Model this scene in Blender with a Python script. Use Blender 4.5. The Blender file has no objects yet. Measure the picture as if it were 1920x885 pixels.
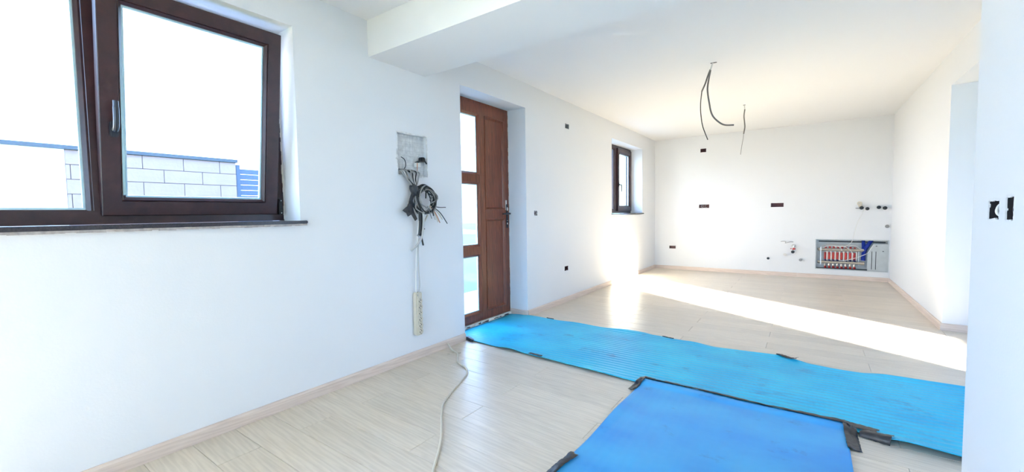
import bpy, bmesh, math, random
from mathutils import Vector, Matrix, noise
random.seed(7)
C = bpy.context.scene.collection
S = bpy.context.scene
# ------------------------------------------------------------------ camera
cam = bpy.data.cameras.new('camera'); camo = bpy.data.objects.new('camera', cam); C.objects.link(camo)
r_ = Vector((0.81573948, 0.57822448, -0.01501865)); u_ = Vector((-0.01874193, 0.052374, 0.99845165)); f_ = Vector((-0.57811577, 0.81419495, -0.05356059))
M3 = Matrix((r_, u_, -f_)).transposed()
camo.matrix_world = Matrix.Translation((2.5415, 0, 1.15)) @ M3.to_4x4()
cam.sensor_width = 36; cam.lens = 36 * 783.05 / 1920; cam.clip_start = 0.02; cam.clip_end = 300
S.camera = camo
# ------------------------------------------------------------------ view + world
S.view_settings.view_transform = 'Standard'; S.view_settings.look = 'None'
S.view_settings.gamma = 1; S.view_settings.use_curve_mapping = False
S.view_settings.exposure = 2.3
w = bpy.data.worlds.new('sky'); S.world = w; w.use_nodes = True
wn = w.node_tree.nodes; wl = w.node_tree.links
bgn = wn['Background']
tc = wn.new('ShaderNodeTexCoord'); sp = wn.new('ShaderNodeSeparateXYZ'); rp = wn.new('ShaderNodeValToRGB')
wl.new(tc.outputs['Generated'], sp.inputs[0]); wl.new(sp.outputs['Z'], rp.inputs[0]); wl.new(rp.outputs[0], bgn.inputs[0])
rp.color_ramp.elements[0].position = 0.0; rp.color_ramp.elements[0].color = (0.47, 0.65, 1.0, 1)
rp.color_ramp.elements[1].position = 0.6; rp.color_ramp.elements[1].color = (0.34, 0.53, 1.0, 1)
bgn.inputs[1].default_value = 3.2
sun = bpy.data.lights.new('sun', 'SUN'); suno = bpy.data.objects.new('sun', sun); C.objects.link(suno)
sun.energy = 20; sun.angle = math.radians(1.2); sun.color = (1.0, 0.86, 0.72)
sd = Vector((-1, 0.63, -math.tan(math.radians(14.2)) * math.hypot(1, .63)))
suno.rotation_euler = sd.to_track_quat('-Z', 'Y').to_euler(); suno.location = (12, 0, 6)

def portal(loc, rot, sx, sy):
    l = bpy.data.lights.new('portal', 'AREA'); l.shape = 'RECTANGLE'; l.size = sx; l.size_y = sy
    l.cycles.is_portal = True
    o = bpy.data.objects.new('portal', l); C.objects.link(o); o.location = loc; o.rotation_euler = rot
H = math.pi / 2
portal((-0.33, 0.44, 1.71), (0, -H, 0), 1.2, 1.8)
portal((-0.33, 3.34, 1.15), (0, -H, 0), 2.3, 1.05)
portal((-0.33, 7.06, 1.72), (0, -H, 0), 1.2, 1.5)
portal((5.78, 3.37, 1.45), (0, H, 0), 1.8, 1.4)
portal((1.7, -2.28, 1.2), (H, 0, 0), 2.6, 2.2)

# ------------------------------------------------------------------ materials
def nt(name):
    m = bpy.data.materials.new(name); m.use_nodes = True
    return m, m.node_tree.nodes, m.node_tree.links, m.node_tree.nodes['Principled BSDF']
def plain(name, col, rough=0.5, metal=0.0, spec=0.5, nscale=None, namt=0.08, bump=0.0, bscale=60, sheen=0):
    m, n, l, b = nt(name)
    b.inputs['Roughness'].default_value = rough; b.inputs['Metallic'].default_value = metal
    b.inputs['Specular IOR Level'].default_value = spec
    tcn = n.new('ShaderNodeTexCoord')
    if nscale:
        nz = n.new('ShaderNodeTexNoise'); nz.inputs['Scale'].default_value = nscale; nz.inputs['Detail'].default_value = 4
        l.new(tcn.outputs['Object'], nz.inputs['Vector'])
        mx = n.new('ShaderNodeMix'); mx.data_type = 'RGBA'
        mx.inputs[6].default_value = tuple(max(0, c * (1 - namt)) for c in col) + (1,)
        mx.inputs[7].default_value = tuple(min(1, c * (1 + namt)) for c in col) + (1,)
        l.new(nz.outputs[0], mx.inputs[0]); l.new(mx.outputs[2], b.inputs['Base Color'])
    else:
        b.inputs['Base Color'].default_value = tuple(col) + (1,)
    if bump:
        nz2 = n.new('ShaderNodeTexNoise'); nz2.inputs['Scale'].default_value = bscale; nz2.inputs['Detail'].default_value = 5
        l.new(tcn.outputs['Object'], nz2.inputs['Vector'])
        bp = n.new('ShaderNodeBump'); bp.inputs['Strength'].default_value = bump; bp.inputs['Distance'].default_value = 0.01
        l.new(nz2.outputs[0], bp.inputs['Height']); l.new(bp.outputs[0], b.inputs['Normal'])
    return m
def wood(name, c1, c2, stretch, rough=0.4, scale=6, rand=0.0, ring=True, world=True, coat=0.0, gap=None):
    """long-grained wood; stretch = (x,y,z) scaling of world position; small value = long grain on that axis"""
    m, n, l, b = nt(name)
    b.inputs['Roughness'].default_value = rough
    b.inputs['Coat Weight'].default_value = coat; b.inputs['Coat Roughness'].default_value = 0.15
    geo = n.new('ShaderNodeNewGeometry'); tcn = n.new('ShaderNodeTexCoord'); oi = n.new('ShaderNodeObjectInfo')
    mul = n.new('ShaderNodeMath'); mul.operation = 'MULTIPLY'; mul.inputs[1].default_value = 37.0; l.new(oi.outputs['Random'], mul.inputs[0])
    add = n.new('ShaderNodeVectorMath'); add.operation = 'ADD'
    l.new(geo.outputs['Position'] if world else tcn.outputs['Object'], add.inputs[0]); l.new(mul.outputs[0], add.inputs[1])
    mp = n.new('ShaderNodeMapping'); mp.inputs['Scale'].default_value = stretch; l.new(add.outputs[0], mp.inputs['Vector'])
    n1 = n.new('ShaderNodeTexNoise'); n1.inputs['Scale'].default_value = scale; n1.inputs['Detail'].default_value = 8; n1.inputs['Roughness'].default_value = 0.65; n1.inputs['Distortion'].default_value = 0.6
    l.new(mp.outputs[0], n1.inputs['Vector'])
    wv = n.new('ShaderNodeTexWave'); wv.inputs['Scale'].default_value = scale * 0.8; wv.inputs['Distortion'].default_value = 9; wv.inputs['Detail'].default_value = 3; wv.inputs['Detail Scale'].default_value = 1.2
    wv.bands_direction = 'DIAGONAL'
    l.new(mp.outputs[0], wv.inputs['Vector'])
    mxf = n.new('ShaderNodeMix'); mxf.data_type = 'FLOAT'; mxf.inputs[0].default_value = 0.22 if ring else 0.0
    l.new(n1.outputs[0], mxf.inputs[2]); l.new(wv.outputs['Fac'], mxf.inputs[3])
    rr = n.new('ShaderNodeValToRGB'); rr.color_ramp.elements[0].position = 0.3; rr.color_ramp.elements[1].position = 0.7
    rr.color_ramp.elements[0].color = tuple(c2) + (1,); rr.color_ramp.elements[1].color = tuple(c1) + (1,)
    l.new(mxf.outputs[0], rr.inputs[0])
    hs = n.new('ShaderNodeHueSaturation'); l.new(rr.outputs[0], hs.inputs['Color'])
    mr = n.new('ShaderNodeMapRange'); mr.inputs[3].default_value = 1 - rand; mr.inputs[4].default_value = 1 + rand
    l.new(oi.outputs['Random'], mr.inputs[0]); l.new(mr.outputs[0], hs.inputs['Value']); l.new(hs.outputs[0], b.inputs['Base Color'])
    bp = n.new('ShaderNodeBump'); bp.inputs['Strength'].default_value = 0.12; bp.inputs['Distance'].default_value = 0.003
    l.new(mxf.outputs[0], bp.inputs['Height']); l.new(bp.outputs[0], b.inputs['Normal'])
    return m
def glass_mat():
    m = bpy.data.materials.new('window_glass'); m.use_nodes = True; n = m.node_tree.nodes; l = m.node_tree.links
    n.remove(n['Principled BSDF']); out = n['Material Output']
    t = n.new('ShaderNodeBsdfTransparent'); t.inputs[0].default_value = (0.93, 0.98, 0.97, 1)
    g = n.new('ShaderNodeBsdfGlossy'); g.inputs['Roughness'].default_value = 0.0
    lw = n.new('ShaderNodeLayerWeight'); lw.inputs[0].default_value = .5
    pw = n.new('ShaderNodeMath'); pw.operation = 'POWER'; pw.inputs[1].default_value = 5; l.new(lw.outputs['Facing'], pw.inputs[0])
    fr = n.new('ShaderNodeMath'); fr.operation = 'MULTIPLY_ADD'; fr.inputs[1].default_value = .5; fr.inputs[2].default_value = .025; l.new(pw.outputs[0], fr.inputs[0])
    mx = n.new('ShaderNodeMixShader'); l.new(fr.outputs[0], mx.inputs[0]); l.new(t.outputs[0], mx.inputs[1]); l.new(g.outputs[0], mx.inputs[2])
    l.new(mx.outputs[0], out.inputs[0]); return m
def mat_foam(name, base, hi, dirt, seed, dirtpos=0.57):
    m, n, l, b = nt(name); b.inputs['Roughness'].default_value = 0.42
    tcn = n.new('ShaderNodeTexCoord'); mp = n.new('ShaderNodeMapping'); mp.inputs['Location'].default_value = (seed, seed * 2, 0); mp.inputs['Scale'].default_value = (1, 1.6, 1)
    l.new(tcn.outputs['Object'], mp.inputs['Vector'])
    n1 = n.new('ShaderNodeTexNoise'); n1.inputs['Scale'].default_value = 2.4; n1.inputs['Detail'].default_value = 6; l.new(mp.outputs[0], n1.inputs['Vector'])
    r1 = n.new('ShaderNodeValToRGB'); r1.color_ramp.elements[0].position = .35; r1.color_ramp.elements[1].position = .68
    r1.color_ramp.elements[0].color = base + (1,); r1.color_ramp.elements[1].color = hi + (1,); l.new(n1.outputs[0], r1.inputs[0])
    n2 = n.new('ShaderNodeTexNoise'); n2.inputs['Scale'].default_value = 4.5; n2.inputs['Detail'].default_value = 10; n2.inputs['Roughness'].default_value = .7; l.new(mp.outputs[0], n2.inputs['Vector'])
    r2 = n.new('ShaderNodeValToRGB'); r2.color_ramp.elements[0].position = dirtpos; r2.color_ramp.elements[1].position = dirtpos + .12
    r2.color_ramp.elements[0].color = (0, 0, 0, 1); r2.color_ramp.elements[1].color = (.6, .6, .6, 1); l.new(n2.outputs[0], r2.inputs[0])
    mx = n.new('ShaderNodeMix'); mx.data_type = 'RGBA'; l.new(r2.outputs[0], mx.inputs[0]); l.new(r1.outputs[0], mx.inputs[6]); mx.inputs[7].default_value = dirt + (1,)
    l.new(mx.outputs[2], b.inputs['Base Color']); return m

PAINT = plain('white_wall_paint', (0.76, 0.76, 0.765), 0.75, nscale=1.5, namt=0.012, bump=0.05, bscale=90)
CEIL = plain('white_ceiling_paint', (0.76, 0.76, 0.765), 0.85, bump=0.04, bscale=70)
LAM = wood('pale_laminate', (0.74, 0.645, 0.53), (0.62, 0.53, 0.43), (0.7, 9.0, 1.0), rough=0.34, scale=3.6, rand=0.05)
SKIRT_Y = wood('pale_skirting_long_y', (0.76, 0.63, 0.54), (0.63, 0.50, 0.42), (3, 0.4, 6), rough=0.4, scale=5, rand=0.04)
SKIRT_X = wood('pale_skirting_long_x', (0.76, 0.63, 0.54), (0.63, 0.50, 0.42), (0.4, 3, 6), rough=0.4, scale=5, rand=0.04)
BROWN = wood('dark_brown_window_foil', (0.050, 0.018, 0.019), (0.026, 0.010, 0.011), (1, 1, 1), rough=0.32, scale=14, ring=False)
BROWNV = wood('red_brown_door_foil', (0.25, 0.068, 0.030), (0.11, 0.030, 0.015), (7, 7, 0.5), rough=0.30, scale=6, ring=True)
DARKGAP = plain('black_rubber', (0.012, 0.012, 0.014), 0.6)
GLASS = glass_mat()
SPACER = plain('aluminium_spacer', (0.45, 0.62, 0.68), 0.3, 0.6)
HANDLE = plain('dark_bronze_metal', (0.035, 0.036, 0.045), 0.34, 0.3)
STEEL = plain('brushed_steel', (0.55, 0.55, 0.53), 0.3, 0.9, nscale=30)
GRANITE = plain('dark_granite', (0.035, 0.028, 0.032), 0.25, nscale=160, namt=0.7)
MORTAR = plain('rough_mortar', (0.42, 0.38, 0.36), 0.9, nscale=40, namt=0.5, bump=0.5, bscale=40)
FOAMW = plain('white_mounting_foam', (0.80, 0.77, 0.70), 0.9, nscale=30, namt=0.1, bump=0.8, bscale=45)
MAROON = plain('maroon_box_plastic', (0.085, 0.012, 0.010), 0.45, nscale=20, namt=0.4)
DARKHOLE = plain('dark_wall_hollow', (0.018, 0.014, 0.016), 0.9, nscale=30, namt=0.6)
BLACK = plain('black_plastic', (0.012, 0.012, 0.012), 0.4)
TAPE = plain('black_duct_tape', (0.030, 0.030, 0.034), 0.38, nscale=35, namt=0.6, bump=0.3, bscale=50)
GREYC = plain('grey_cable_sheath', (0.30, 0.295, 0.285), 0.45)
LGREYC = plain('pale_grey_cable_sheath', (0.5, 0.49, 0.47), 0.5)
CONDUIT = plain('grey_corrugated_conduit', (0.18, 0.165, 0.15), 0.5)
BEIGEC = plain('beige_cable_sheath', (0.66, 0.60, 0.50), 0.45)
WHITEP = plain('white_plastic', (0.75, 0.74, 0.70), 0.4)
IVORY = plain('ivory_plastic', (0.62, 0.55, 0.43), 0.4, nscale=20, namt=0.05)
COPPER = plain('copper', (0.6, 0.25, 0.12), 0.3, 1)
BRASS = plain('nickel_brass', (0.55, 0.49, 0.41), 0.35, 0.6, nscale=40, namt=0.3)
CABMET = plain('galvanised_cabinet_metal', (0.50, 0.52, 0.51), 0.45, 0.35, nscale=12, namt=0.15)
REDP = plain('red_plastic', (0.42, 0.02, 0.02), 0.35)
BLUEP = plain('blue_conduit_plastic', (0.01, 0.035, 0.30), 0.4)
NAVY = plain('navy_plastic', (0.02, 0.02, 0.10), 0.4)
NICHE = plain('bare_meshed_plaster', (0.72, 0.71, 0.69), 0.95, nscale=28, namt=0.38, bump=0.9, bscale=60)
FOAM1 = mat_foam('turquoise_underlay_foam', (0.010, 0.42, 0.70), (0.03, 0.56, 0.78), (0.03, 0.16, 0.40), 3.1)
FOAM2 = mat_foam('blue_underlay_foam', (0.025, 0.30, 0.72), (0.05, 0.42, 0.78), (0.02, 0.10, 0.34), 8.3, 0.60)
BLOCK = plain('pinkish_fence_block', (0.30, 0.215, 0.19), 0.9, nscale=8, namt=0.12, bump=0.3, bscale=30)
JOINT = plain('grey_block_joint', (0.21, 0.15, 0.135), 0.95)
MATTE_WHITE = plain('matte_white', (0.85, 0.85, 0.85), 0.9)
CAPM = plain('grey_wall_cap', (0.06, 0.075, 0.09), 0.8, nscale=20, namt=0.2)
SLAT = plain('slate_blue_slats', (0.06, 0.085, 0.13), 0.6)
LAWN = plain('lawn_green', (0.10, 0.13, 0.05), 1.0, nscale=3, namt=0.5, bump=1, bscale=20)
PAVE = plain('pale_paving', (0.46, 0.47, 0.48), 0.9, nscale=4, namt=0.12)
CONCR = plain('grey_screed', (0.22, 0.20, 0.19), 0.95, nscale=20, namt=0.3)
HOUSEP = plain('pale_aqua_render', (0.30, 0.55, 0.58), 0.9)
# ------------------------------------------------------------------ mesh helpers
def link(name, me, m, parent=None, smooth=False, loc=None):
    me.materials.clear()
    if m: me.materials.append(m)
    if smooth:
        for p in me.polygons: p.use_smooth = True
    o = bpy.data.objects.new(name, me); C.objects.link(o)
    if parent: o.parent = parent
    if loc: o.location = loc
    return o
class MB:
    def __init__(s): s.v = []; s.f = []
    def add(s, vs, fs):
        k = len(s.v); s.v += [tuple(x) for x in vs]; s.f += [tuple(i + k for i in f) for f in fs]; return s
    def box(s, x0, x1, y0, y1, z0, z1, ch=0.0):
        if ch <= 0:
            vs = [(x, y, z) for x in (x0, x1) for y in (y0, y1) for z in (z0, z1)]
            return s.add(vs, [(0, 1, 3, 2), (4, 6, 7, 5), (0, 4, 5, 1), (2, 3, 7, 6), (0, 2, 6, 4), (1, 5, 7, 3)])
        bm = bmesh.new(); bmesh.ops.create_cube(bm, size=1)
        for v in bm.verts: v.co = Vector(((x0 + x1) / 2 + v.co.x * (x1 - x0), (y0 + y1) / 2 + v.co.y * (y1 - y0), (z0 + z1) / 2 + v.co.z * (z1 - z0)))
        bmesh.ops.bevel(bm, geom=bm.edges[:], offset=ch, segments=2, affect='EDGES')
        bm.verts.index_update()
        s.add([v.co[:] for v in bm.verts], [[v.index for v in f.verts] for f in bm.faces]); bm.free(); return s
    def tube(s, pts, rad, n=8, caps=True):
        P = [Vector(p) for p in pts]; R = rad if isinstance(rad, (list, tuple)) else [rad] * len(P)
        k = len(s.v); up = None
        for i, p in enumerate(P):
            t = (P[min(i + 1, len(P) - 1)] - P[max(i - 1, 0)]).normalized()
            if up is None:
                up = Vector((0, 0, 1)) if abs(t.z) < .9 else Vector((1, 0, 0))
            a = t.cross(up)
            if a.length < 1e-4: a = t.cross(Vector((0, 1, 0)))
            a.normalize(); b = a.cross(t).normalized(); up = b
            for j in range(n):
                an = 2 * math.pi * j / n; s.v.append(tuple(p + (a * math.cos(an) + b * math.sin(an)) * R[i]))
        for i in range(len(P) - 1):
            for j in range(n):
                q = (j + 1) % n; s.f.append((k + i * n + j, k + i * n + q, k + (i + 1) * n + q, k + (i + 1) * n + j))
        if caps:
            s.f.append(tuple(k + j for j in range(n))[::-1]); s.f.append(tuple(k + (len(P) - 1) * n + j for j in range(n)))
        return s
    def ring(s, rect, prof, mp):
        """prof: closed loop of (inset, depth); rect (u0,u1,v0,v1); mp(u,v,w)->xyz"""
        u0, u1, v0, v1 = rect; k = len(s.v); m = len(prof)
        for (su, sv) in ((0, 0), (1, 0), (1, 1), (0, 1)):
            for (i, d) in prof:
                s.v.append(mp(u1 - i if su else u0 + i, v1 - i if sv else v0 + i, d))
        for c in range(4):
            c2 = (c + 1) % 4
            for j in range(m):
                j2 = (j + 1) % m; s.f.append((k + c * m + j, k + c2 * m + j, k + c2 * m + j2, k + c * m + j2))
        return s
    def build(s, name, m, parent=None, smooth=False, recalc=True):
        me = bpy.data.meshes.new(name); me.from_pydata(s.v, [], s.f); me.update()
        if recalc:
            bm = bmesh.new(); bm.from_mesh(me); bmesh.ops.recalc_face_normals(bm, faces=bm.faces[:]); bm.to_mesh(me); bm.free()
        return link(name, me, m, parent, smooth)
def crom(pts, n=8):
    P = [Vector(p) for p in pts]; P = [P[0] * 2 - P[1]] + P + [P[-1] * 2 - P[-2]]; out = []
    for i in range(1, len(P) - 2):
        for j in range(n):
            t = j / n; a, b, c, d = P[i - 1:i + 3]
            out.append(0.5 * ((2 * b) + (c - a) * t + (2 * a - 5 * b + 4 * c - d) * t * t + (-a + 3 * b - 3 * c + d) * t ** 3))
    out.append(P[-2]); return out
def cable(name, pts, rad, m, parent=None, n=6, seg=8):
    return MB().tube(crom(pts, seg), rad, n).build(name, m, parent, smooth=True)
def disc_rod(mb, c, ax, r0, l, n=16, r1=None):
    a = Vector(ax).normalized(); return mb.tube([Vector(c), Vector(c) + a * l], [r0, r1 if r1 is not None else r0], n)
def tag(o, label=None, cat=None, group=None, kind=None):
    if label: o['label'] = label
    if cat: o['category'] = cat
    if group: o['group'] = group
    if kind: o['kind'] = kind
    return o
def thing(name, label=None, cat=None, loc=(0, 0, 0), group=None, kind=None):
    o = bpy.data.objects.new(name, None); C.objects.link(o); o.location = loc; o.empty_display_size = .1
    return tag(o, label, cat, group, kind)
def off(o, root):       # world-built part under an empty that is not at the origin
    o.matrix_parent_inverse = Matrix.Translation(root.location).inverted(); return o

def wall(name, us, vs, th, holes, mp, m=PAINT):
    """holes: (u0,u1,v0,v1,depth|None) ; real openings and recesses in a solid wall"""
    U = sorted(set([us[0], us[1]] + [h[i] for h in holes for i in (0, 1)])); V = sorted(set([vs[0], vs[1]] + [h[i] for h in holes for i in (2, 3)]))
    U = [u for u in U if us[0] <= u <= us[1]]; V = [v for v in V if vs[0] <= v <= vs[1]]
    def cell(i, j):
        if i < 0 or j < 0 or i >= len(U) - 1 or j >= len(V) - 1: return 0, th      # outside: empty all through
        cu = (U[i] + U[i + 1]) / 2; cv = (V[j] + V[j + 1]) / 2
        for h in holes:
            if h[0] < cu < h[1] and h[2] < cv < h[3]: return 0, (th if h[4] is None else h[4])
        return 0, 0
    mb = MB()
    for i in range(len(U) - 1):
        for j in range(len(V) - 1):
            d = cell(i, j)[1]; a, b, c, e = U[i], U[i + 1], V[j], V[j + 1]
            if d < th:
                mb.add([mp(a, c, d), mp(b, c, d), mp(b, e, d), mp(a, e, d)], [(0, 1, 2, 3)])
                mb.add([mp(a, c, th), mp(b, c, th), mp(b, e, th), mp(a, e, th)], [(3, 2, 1, 0)])
                for (ni, nj, p, q) in ((i - 1, j, (a, c), (a, e)), (i + 1, j, (b, c), (b, e)), (i, j - 1, (a, c), (b, c)), (i, j + 1, (a, e), (b, e))):
                    d2 = cell(ni, nj)[1]
                    if d2 > d: mb.add([mp(p[0], p[1], d), mp(q[0], q[1], d), mp(q[0], q[1], d2), mp(p[0], p[1], d2)], [(0, 1, 2, 3)])
    me = bpy.data.meshes.new(name); me.from_pydata(mb.v, [], mb.f)
    bm = bmesh.new(); bm.from_mesh(me); bmesh.ops.remove_doubles(bm, verts=bm.verts[:], dist=1e-5); bmesh.ops.recalc_face_normals(bm, faces=bm.faces[:]); bm.to_mesh(me); bm.free()
    return tag(link(name, me, m), kind='structure')
L = lambda u, v, w: (-w, u, v)          # left wall, w into the wall
B = lambda u, v, w: (u, 8.6 + w, v)     # back wall
# ------------------------------------------------------------------ structure
XR, XN, YN, YJ = 3.58, 3.07, 2.397, 5.47
LEFT_BOX = [(4.775, 4.885, 2.222, 2.287), (4.012, 4.092, 1.117, 1.183), (4.728, 4.838, 0.402, 0.466)]
BACK_BOX = [(0.846, 0.950, 2.252, 2.322), (0.829, 1.013, 1.200, 1.269), (2.000, 2.190, 1.195, 1.265), (0.286, 0.409, 0.408, 0.466)]
NEAR_BOX = [(2.108, 2.222, 1.104, 1.172), (1.986, 2.058, 1.102, 1.182), (1.765, 1.848, 0.300, 0.372)]
wall('wall_left', (-2.0, 8.95), (-0.15, 2.75), 0.35,
     [(-0.46, 1.34, 1.10, 2.29, None), (2.814, 3.862, -0.14, 2.30, None), (6.32, 7.80, 1.10, 2.31, None), (2.098, 2.402, 1.455, 1.780, 0.055)] + [b + (0.06,) for b in LEFT_BOX], L)
wall('wall_back', (-0.0, 3.90), (-0.15, 2.75), 0.35, [(2.645, 3.566, 0.150, 0.655, 0.12)] + [b + (0.06,) for b in BACK_BOX], B)
wall('wall_right', (YN, 8.6), (-0.15, 2.75), 0.25, [(YN, YJ, -0.14, 2.256, None)], lambda u, v, w: (XR + w, u, v))
wall('wall_right_near', (-2.0, YN), (-0.15, 2.75), 0.3, [b + (0.06,) for b in NEAR_BOX], lambda u, v, w: (XN + w, u, v))
wall('wall_hall_back', (XR + .25, 5.75), (-0.15, 2.75), 0.2, [], lambda u, v, w: (u, YJ + w, v))
wall('wall_hall_front', (XN + .3, 5.75), (-0.15, 2.75), 0.2, [], lambda u, v, w: (u, YN - w, v))
HW = (2.72, 4.02, 0.55, 2.34)
wall('wall_hall_outer', (YN, YJ), (-0.15, 2.75), 0.25, [HW + (None,)], lambda u, v, w: (5.5 + w, u, v))
RW = (0.5, 2.9, 0.12, 2.25)
wall('wall_rear', (-0.35, 3.37), (-0.15, 2.75), 0.25, [RW + (None,)], lambda u, v, w: (u, -2.0 - w, v))
def sbox(name, *a, m=PAINT): return tag(MB().box(*a).build(name, m), kind='structure')
sbox('ceiling_near', 0, XN, -2.0, 1.868, 2.512, 2.75, m=CEIL)
sbox('ceiling_beam', 0, XN, 1.868, YN + .005, 2.262, 2.75, m=CEIL)
sbox('ceiling', 0, XR, YN + .005, 8.6, 2.565, 2.75, m=CEIL)
sbox('ceiling_hall', XR + .25, 5.5, YN, YJ, 2.565, 2.75, m=CEIL)
sbox('roof', -0.70, 6.2, -7.0, 9.4, 2.75, 3.3, m=MATTE_WHITE)  # roof slab, lengthened behind the room to shade the garden
sbox('added_shade_storey', -0.35, 5.75, -6.8, 8.95, 3.3, 5.6, m=MATTE_WHITE)  # unseen storey added to keep low sun off garden wall and ground
floor = sbox('floor', -0.35, 5.75, -2.25, 8.95, -0.15, -0.012, m=CONCR)
# laminate planks, each with chamfered top edges; one mesh per distinct length
PW = 0.192; meshes = {}
def plank(x0, x1, y0, y1):
    key = (round(x1 - x0, 3), round(y1 - y0, 3))
    if key not in meshes:
        g = 0.0006; a, b = key; c = 0.0016; mb = MB(); t = 0.0115
        mb.add([(g, g, 0), (a - g, g, 0), (a - g, b - g, 0), (g, b - g, 0), (g, g, t - c), (a - g, g, t - c), (a - g, b - g, t - c), (g, b - g, t - c),
                (g + c, g + c, t), (a - g - c, g + c, t), (a - g - c, b - g - c, t), (g + c, b - g - c, t)],
               [(3, 2, 1, 0), (0, 1, 5, 4), (1, 2, 6, 5), (2, 3, 7, 6), (3, 0, 4, 7), (4, 5, 9, 8), (5, 6, 10, 9), (6, 7, 11, 10), (7, 4, 8, 11), (8, 9, 10, 11)])
        me = bpy.data.meshes.new('plank'); me.from_pydata(mb.v, [], mb.f); me.materials.append(LAM); meshes[key] = me
    o = bpy.data.objects.new('plank', meshes[key]); C.objects.link(o); o.parent = floor; o.location = (x0, y0, -0.0115)
ys = 1.885 - 20 * PW; k = 0
while ys < 8.595:
    y0, y1 = max(ys, -1.995), min(ys + PW, 8.595)
    if y1 - y0 > .02:
        segs = [(0.004, XN - .004 if y1 < YN + .01 else XR - .004)] if not (y0 > YN and y1 < YJ) else [(0.004, 5.49)]
        offs = 1.623 if k % 2 == 0 else 0.972
        for (a, b) in segs:
            x = offs - 2 * 1.3
            while x < b:
                p, q = max(a, x), min(b, x + 1.3)
                if q - p > .02: plank(p, q, y0, y1)
                x += 1.3
        if not (y0 > YN and y1 < YJ) and y1 > YN + .01 and y0 < YJ - .01:
            plank(XR - .002, XR + .97, max(y0, YN), min(y1, YJ)); plank(XR + .97, 5.49, max(y0, YN), min(y1, YJ))
    ys += PW; k += 1
# skirting boards: moulded profile
def skirt(name, p0, p1, nrm, m, h=0.066, d=0.014):
    p0, p1, nrm = Vector(p0), Vector(p1), Vector(nrm); prof = [(0, 0), (d, 0), (d, h - .012), (d - .004, h - .003), (d - .008, h), (0, h)]
    mb = MB(); k = len(prof)
    vs = [p + nrm * a + Vector((0, 0, b)) for p in (p0, p1) for a, b in prof]
    fs = [(i, (i + 1) % k, k + (i + 1) % k, k + i) for i in range(k)] + [tuple(range(k))[::-1], tuple(range(k, 2 * k))]
    return tag(mb.add(vs, fs).build(name, m), kind='structure')
skirt('baseboard_left', (0, -2, 0), (0, 2.812, 0), (1, 0, 0), SKIRT_Y)
skirt('baseboard_left_far', (0, 3.864, 0), (0, 8.6, 0), (1, 0, 0), SKIRT_Y)
skirt('baseboard_door_recess', (-.232, 3.862, 0.0), (0, 3.862, 0.0), (0, -1, 0), SKIRT_X)
for i, (a, b) in enumerate(((0.0, 0.95), (0.952, 2.4), (2.402, XR))):
    skirt(('baseboard_back', 'baseboard_back_middle', 'baseboard_back_right')[i], (a, 8.6, 0), (b, 8.6, 0), (0, -1, 0), SKIRT_X)
skirt('baseboard_right', (XR, YJ, 0), (XR, 8.6, 0), (-1, 0, 0), SKIRT_Y)
skirt('baseboard_hall', (XR - .014, YJ, 0), (5.5, YJ, 0), (0, -1, 0), SKIRT_X)
skirt('baseboard_right_near', (XN, -2, 0), (XN, YN, 0), (-1, 0, 0), SKIRT_Y)

# ------------------------------------------------------------------ windows
def frame_prof(wd, front, back, bead=.018, step=.012):
    return [(0, back), (0, front), (wd - bead, front), (wd - bead, front + .004), (wd - bead + .004, front + .003), (wd - .004, front + step), (wd, front + step + .006), (wd, back)]
def spacer(rect, d, mp, parent):
    return MB().ring(rect, [(-.002, d), (.009, d), (.009, d + .016), (-.002, d + .016)], mp).build('glass_spacer', SPACER, parent)
def pane(rect, d, mp, parent):
    u0, u1, v0, v1 = rect; mb = MB()
    mb.add([mp(u, v, w_) for w_ in (d, d + .004) for u, v in ((u0, v0), (u1, v0), (u1, v1), (u0, v1))], [(0, 1, 2, 3), (7, 6, 5, 4), (0, 4, 5, 1), (1, 5, 6, 2), (2, 6, 7, 3), (3, 7, 4, 0)])
    return mb.build('glass_pane', GLASS, parent)
def handle(parent, base, up=True, mp=None):
    # base (u, v, w) on the sash face; lever grows towards the room and then up or down
    u, v, w_ = base; sg = 1 if up else -1
    o = MB(); x1 = -w_; o.box(x1 - .002, x1 + .010, u - .016, u + .016, v - .036, v + .036, ch=.005)
    o.tube([(x1 + .008, u, v), (x1 + .034, u, v)], .011, 12)
    o.tube(crom([(x1 + .030, u, v - sg * .006), (x1 + .045, u, v + sg * .010), (x1 + .050, u, v + sg * .045), (x1 + .048, u, v + sg * .090), (x1 + .046, u, v + sg * .128)], 6), [.0115] * 20 + [.0105] * 5, 10)
    return o.build('window_handle', HANDLE, parent, smooth=False)
# window_1 : large two-part window in the near left wall, right sash tipped inwards
w1 = thing('window_1', 'wide dark brown two-part window in the near left wall', None, (0, 0, 0), kind='structure')
WF = 0.19
fr = MB().ring((-.458, 1.338, 1.128, 2.288), [(0, WF + .07), (0, WF), (.065, WF), (.065, WF + .07)], L); fr.build('window_frame', BROWN, w1)
MB().box(-WF - .07, -WF, .468, .56, 1.19, 2.226).build('mullion', BROWN, w1)
MB().ring((-.395, .466, 1.175, 2.24), [(0, WF + .03), (0, WF + .002), (.008, WF + .001), (.022, WF + .012), (.022, WF + .03)], L).build('glazing_bead', BROWN, w1)
spacer((-.373, .444, 1.197, 2.218), WF + .022, L, w1)
pane((-.385, .456, 1.185, 2.23), WF + .035, L, w1)
MB().ring((.545, 1.285, 1.185, 2.232), [(0, WF + .03), (0, WF + .004), (.012, WF + .004), (.012, WF + .03)], L).build('seal', DARKGAP, w1)
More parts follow.
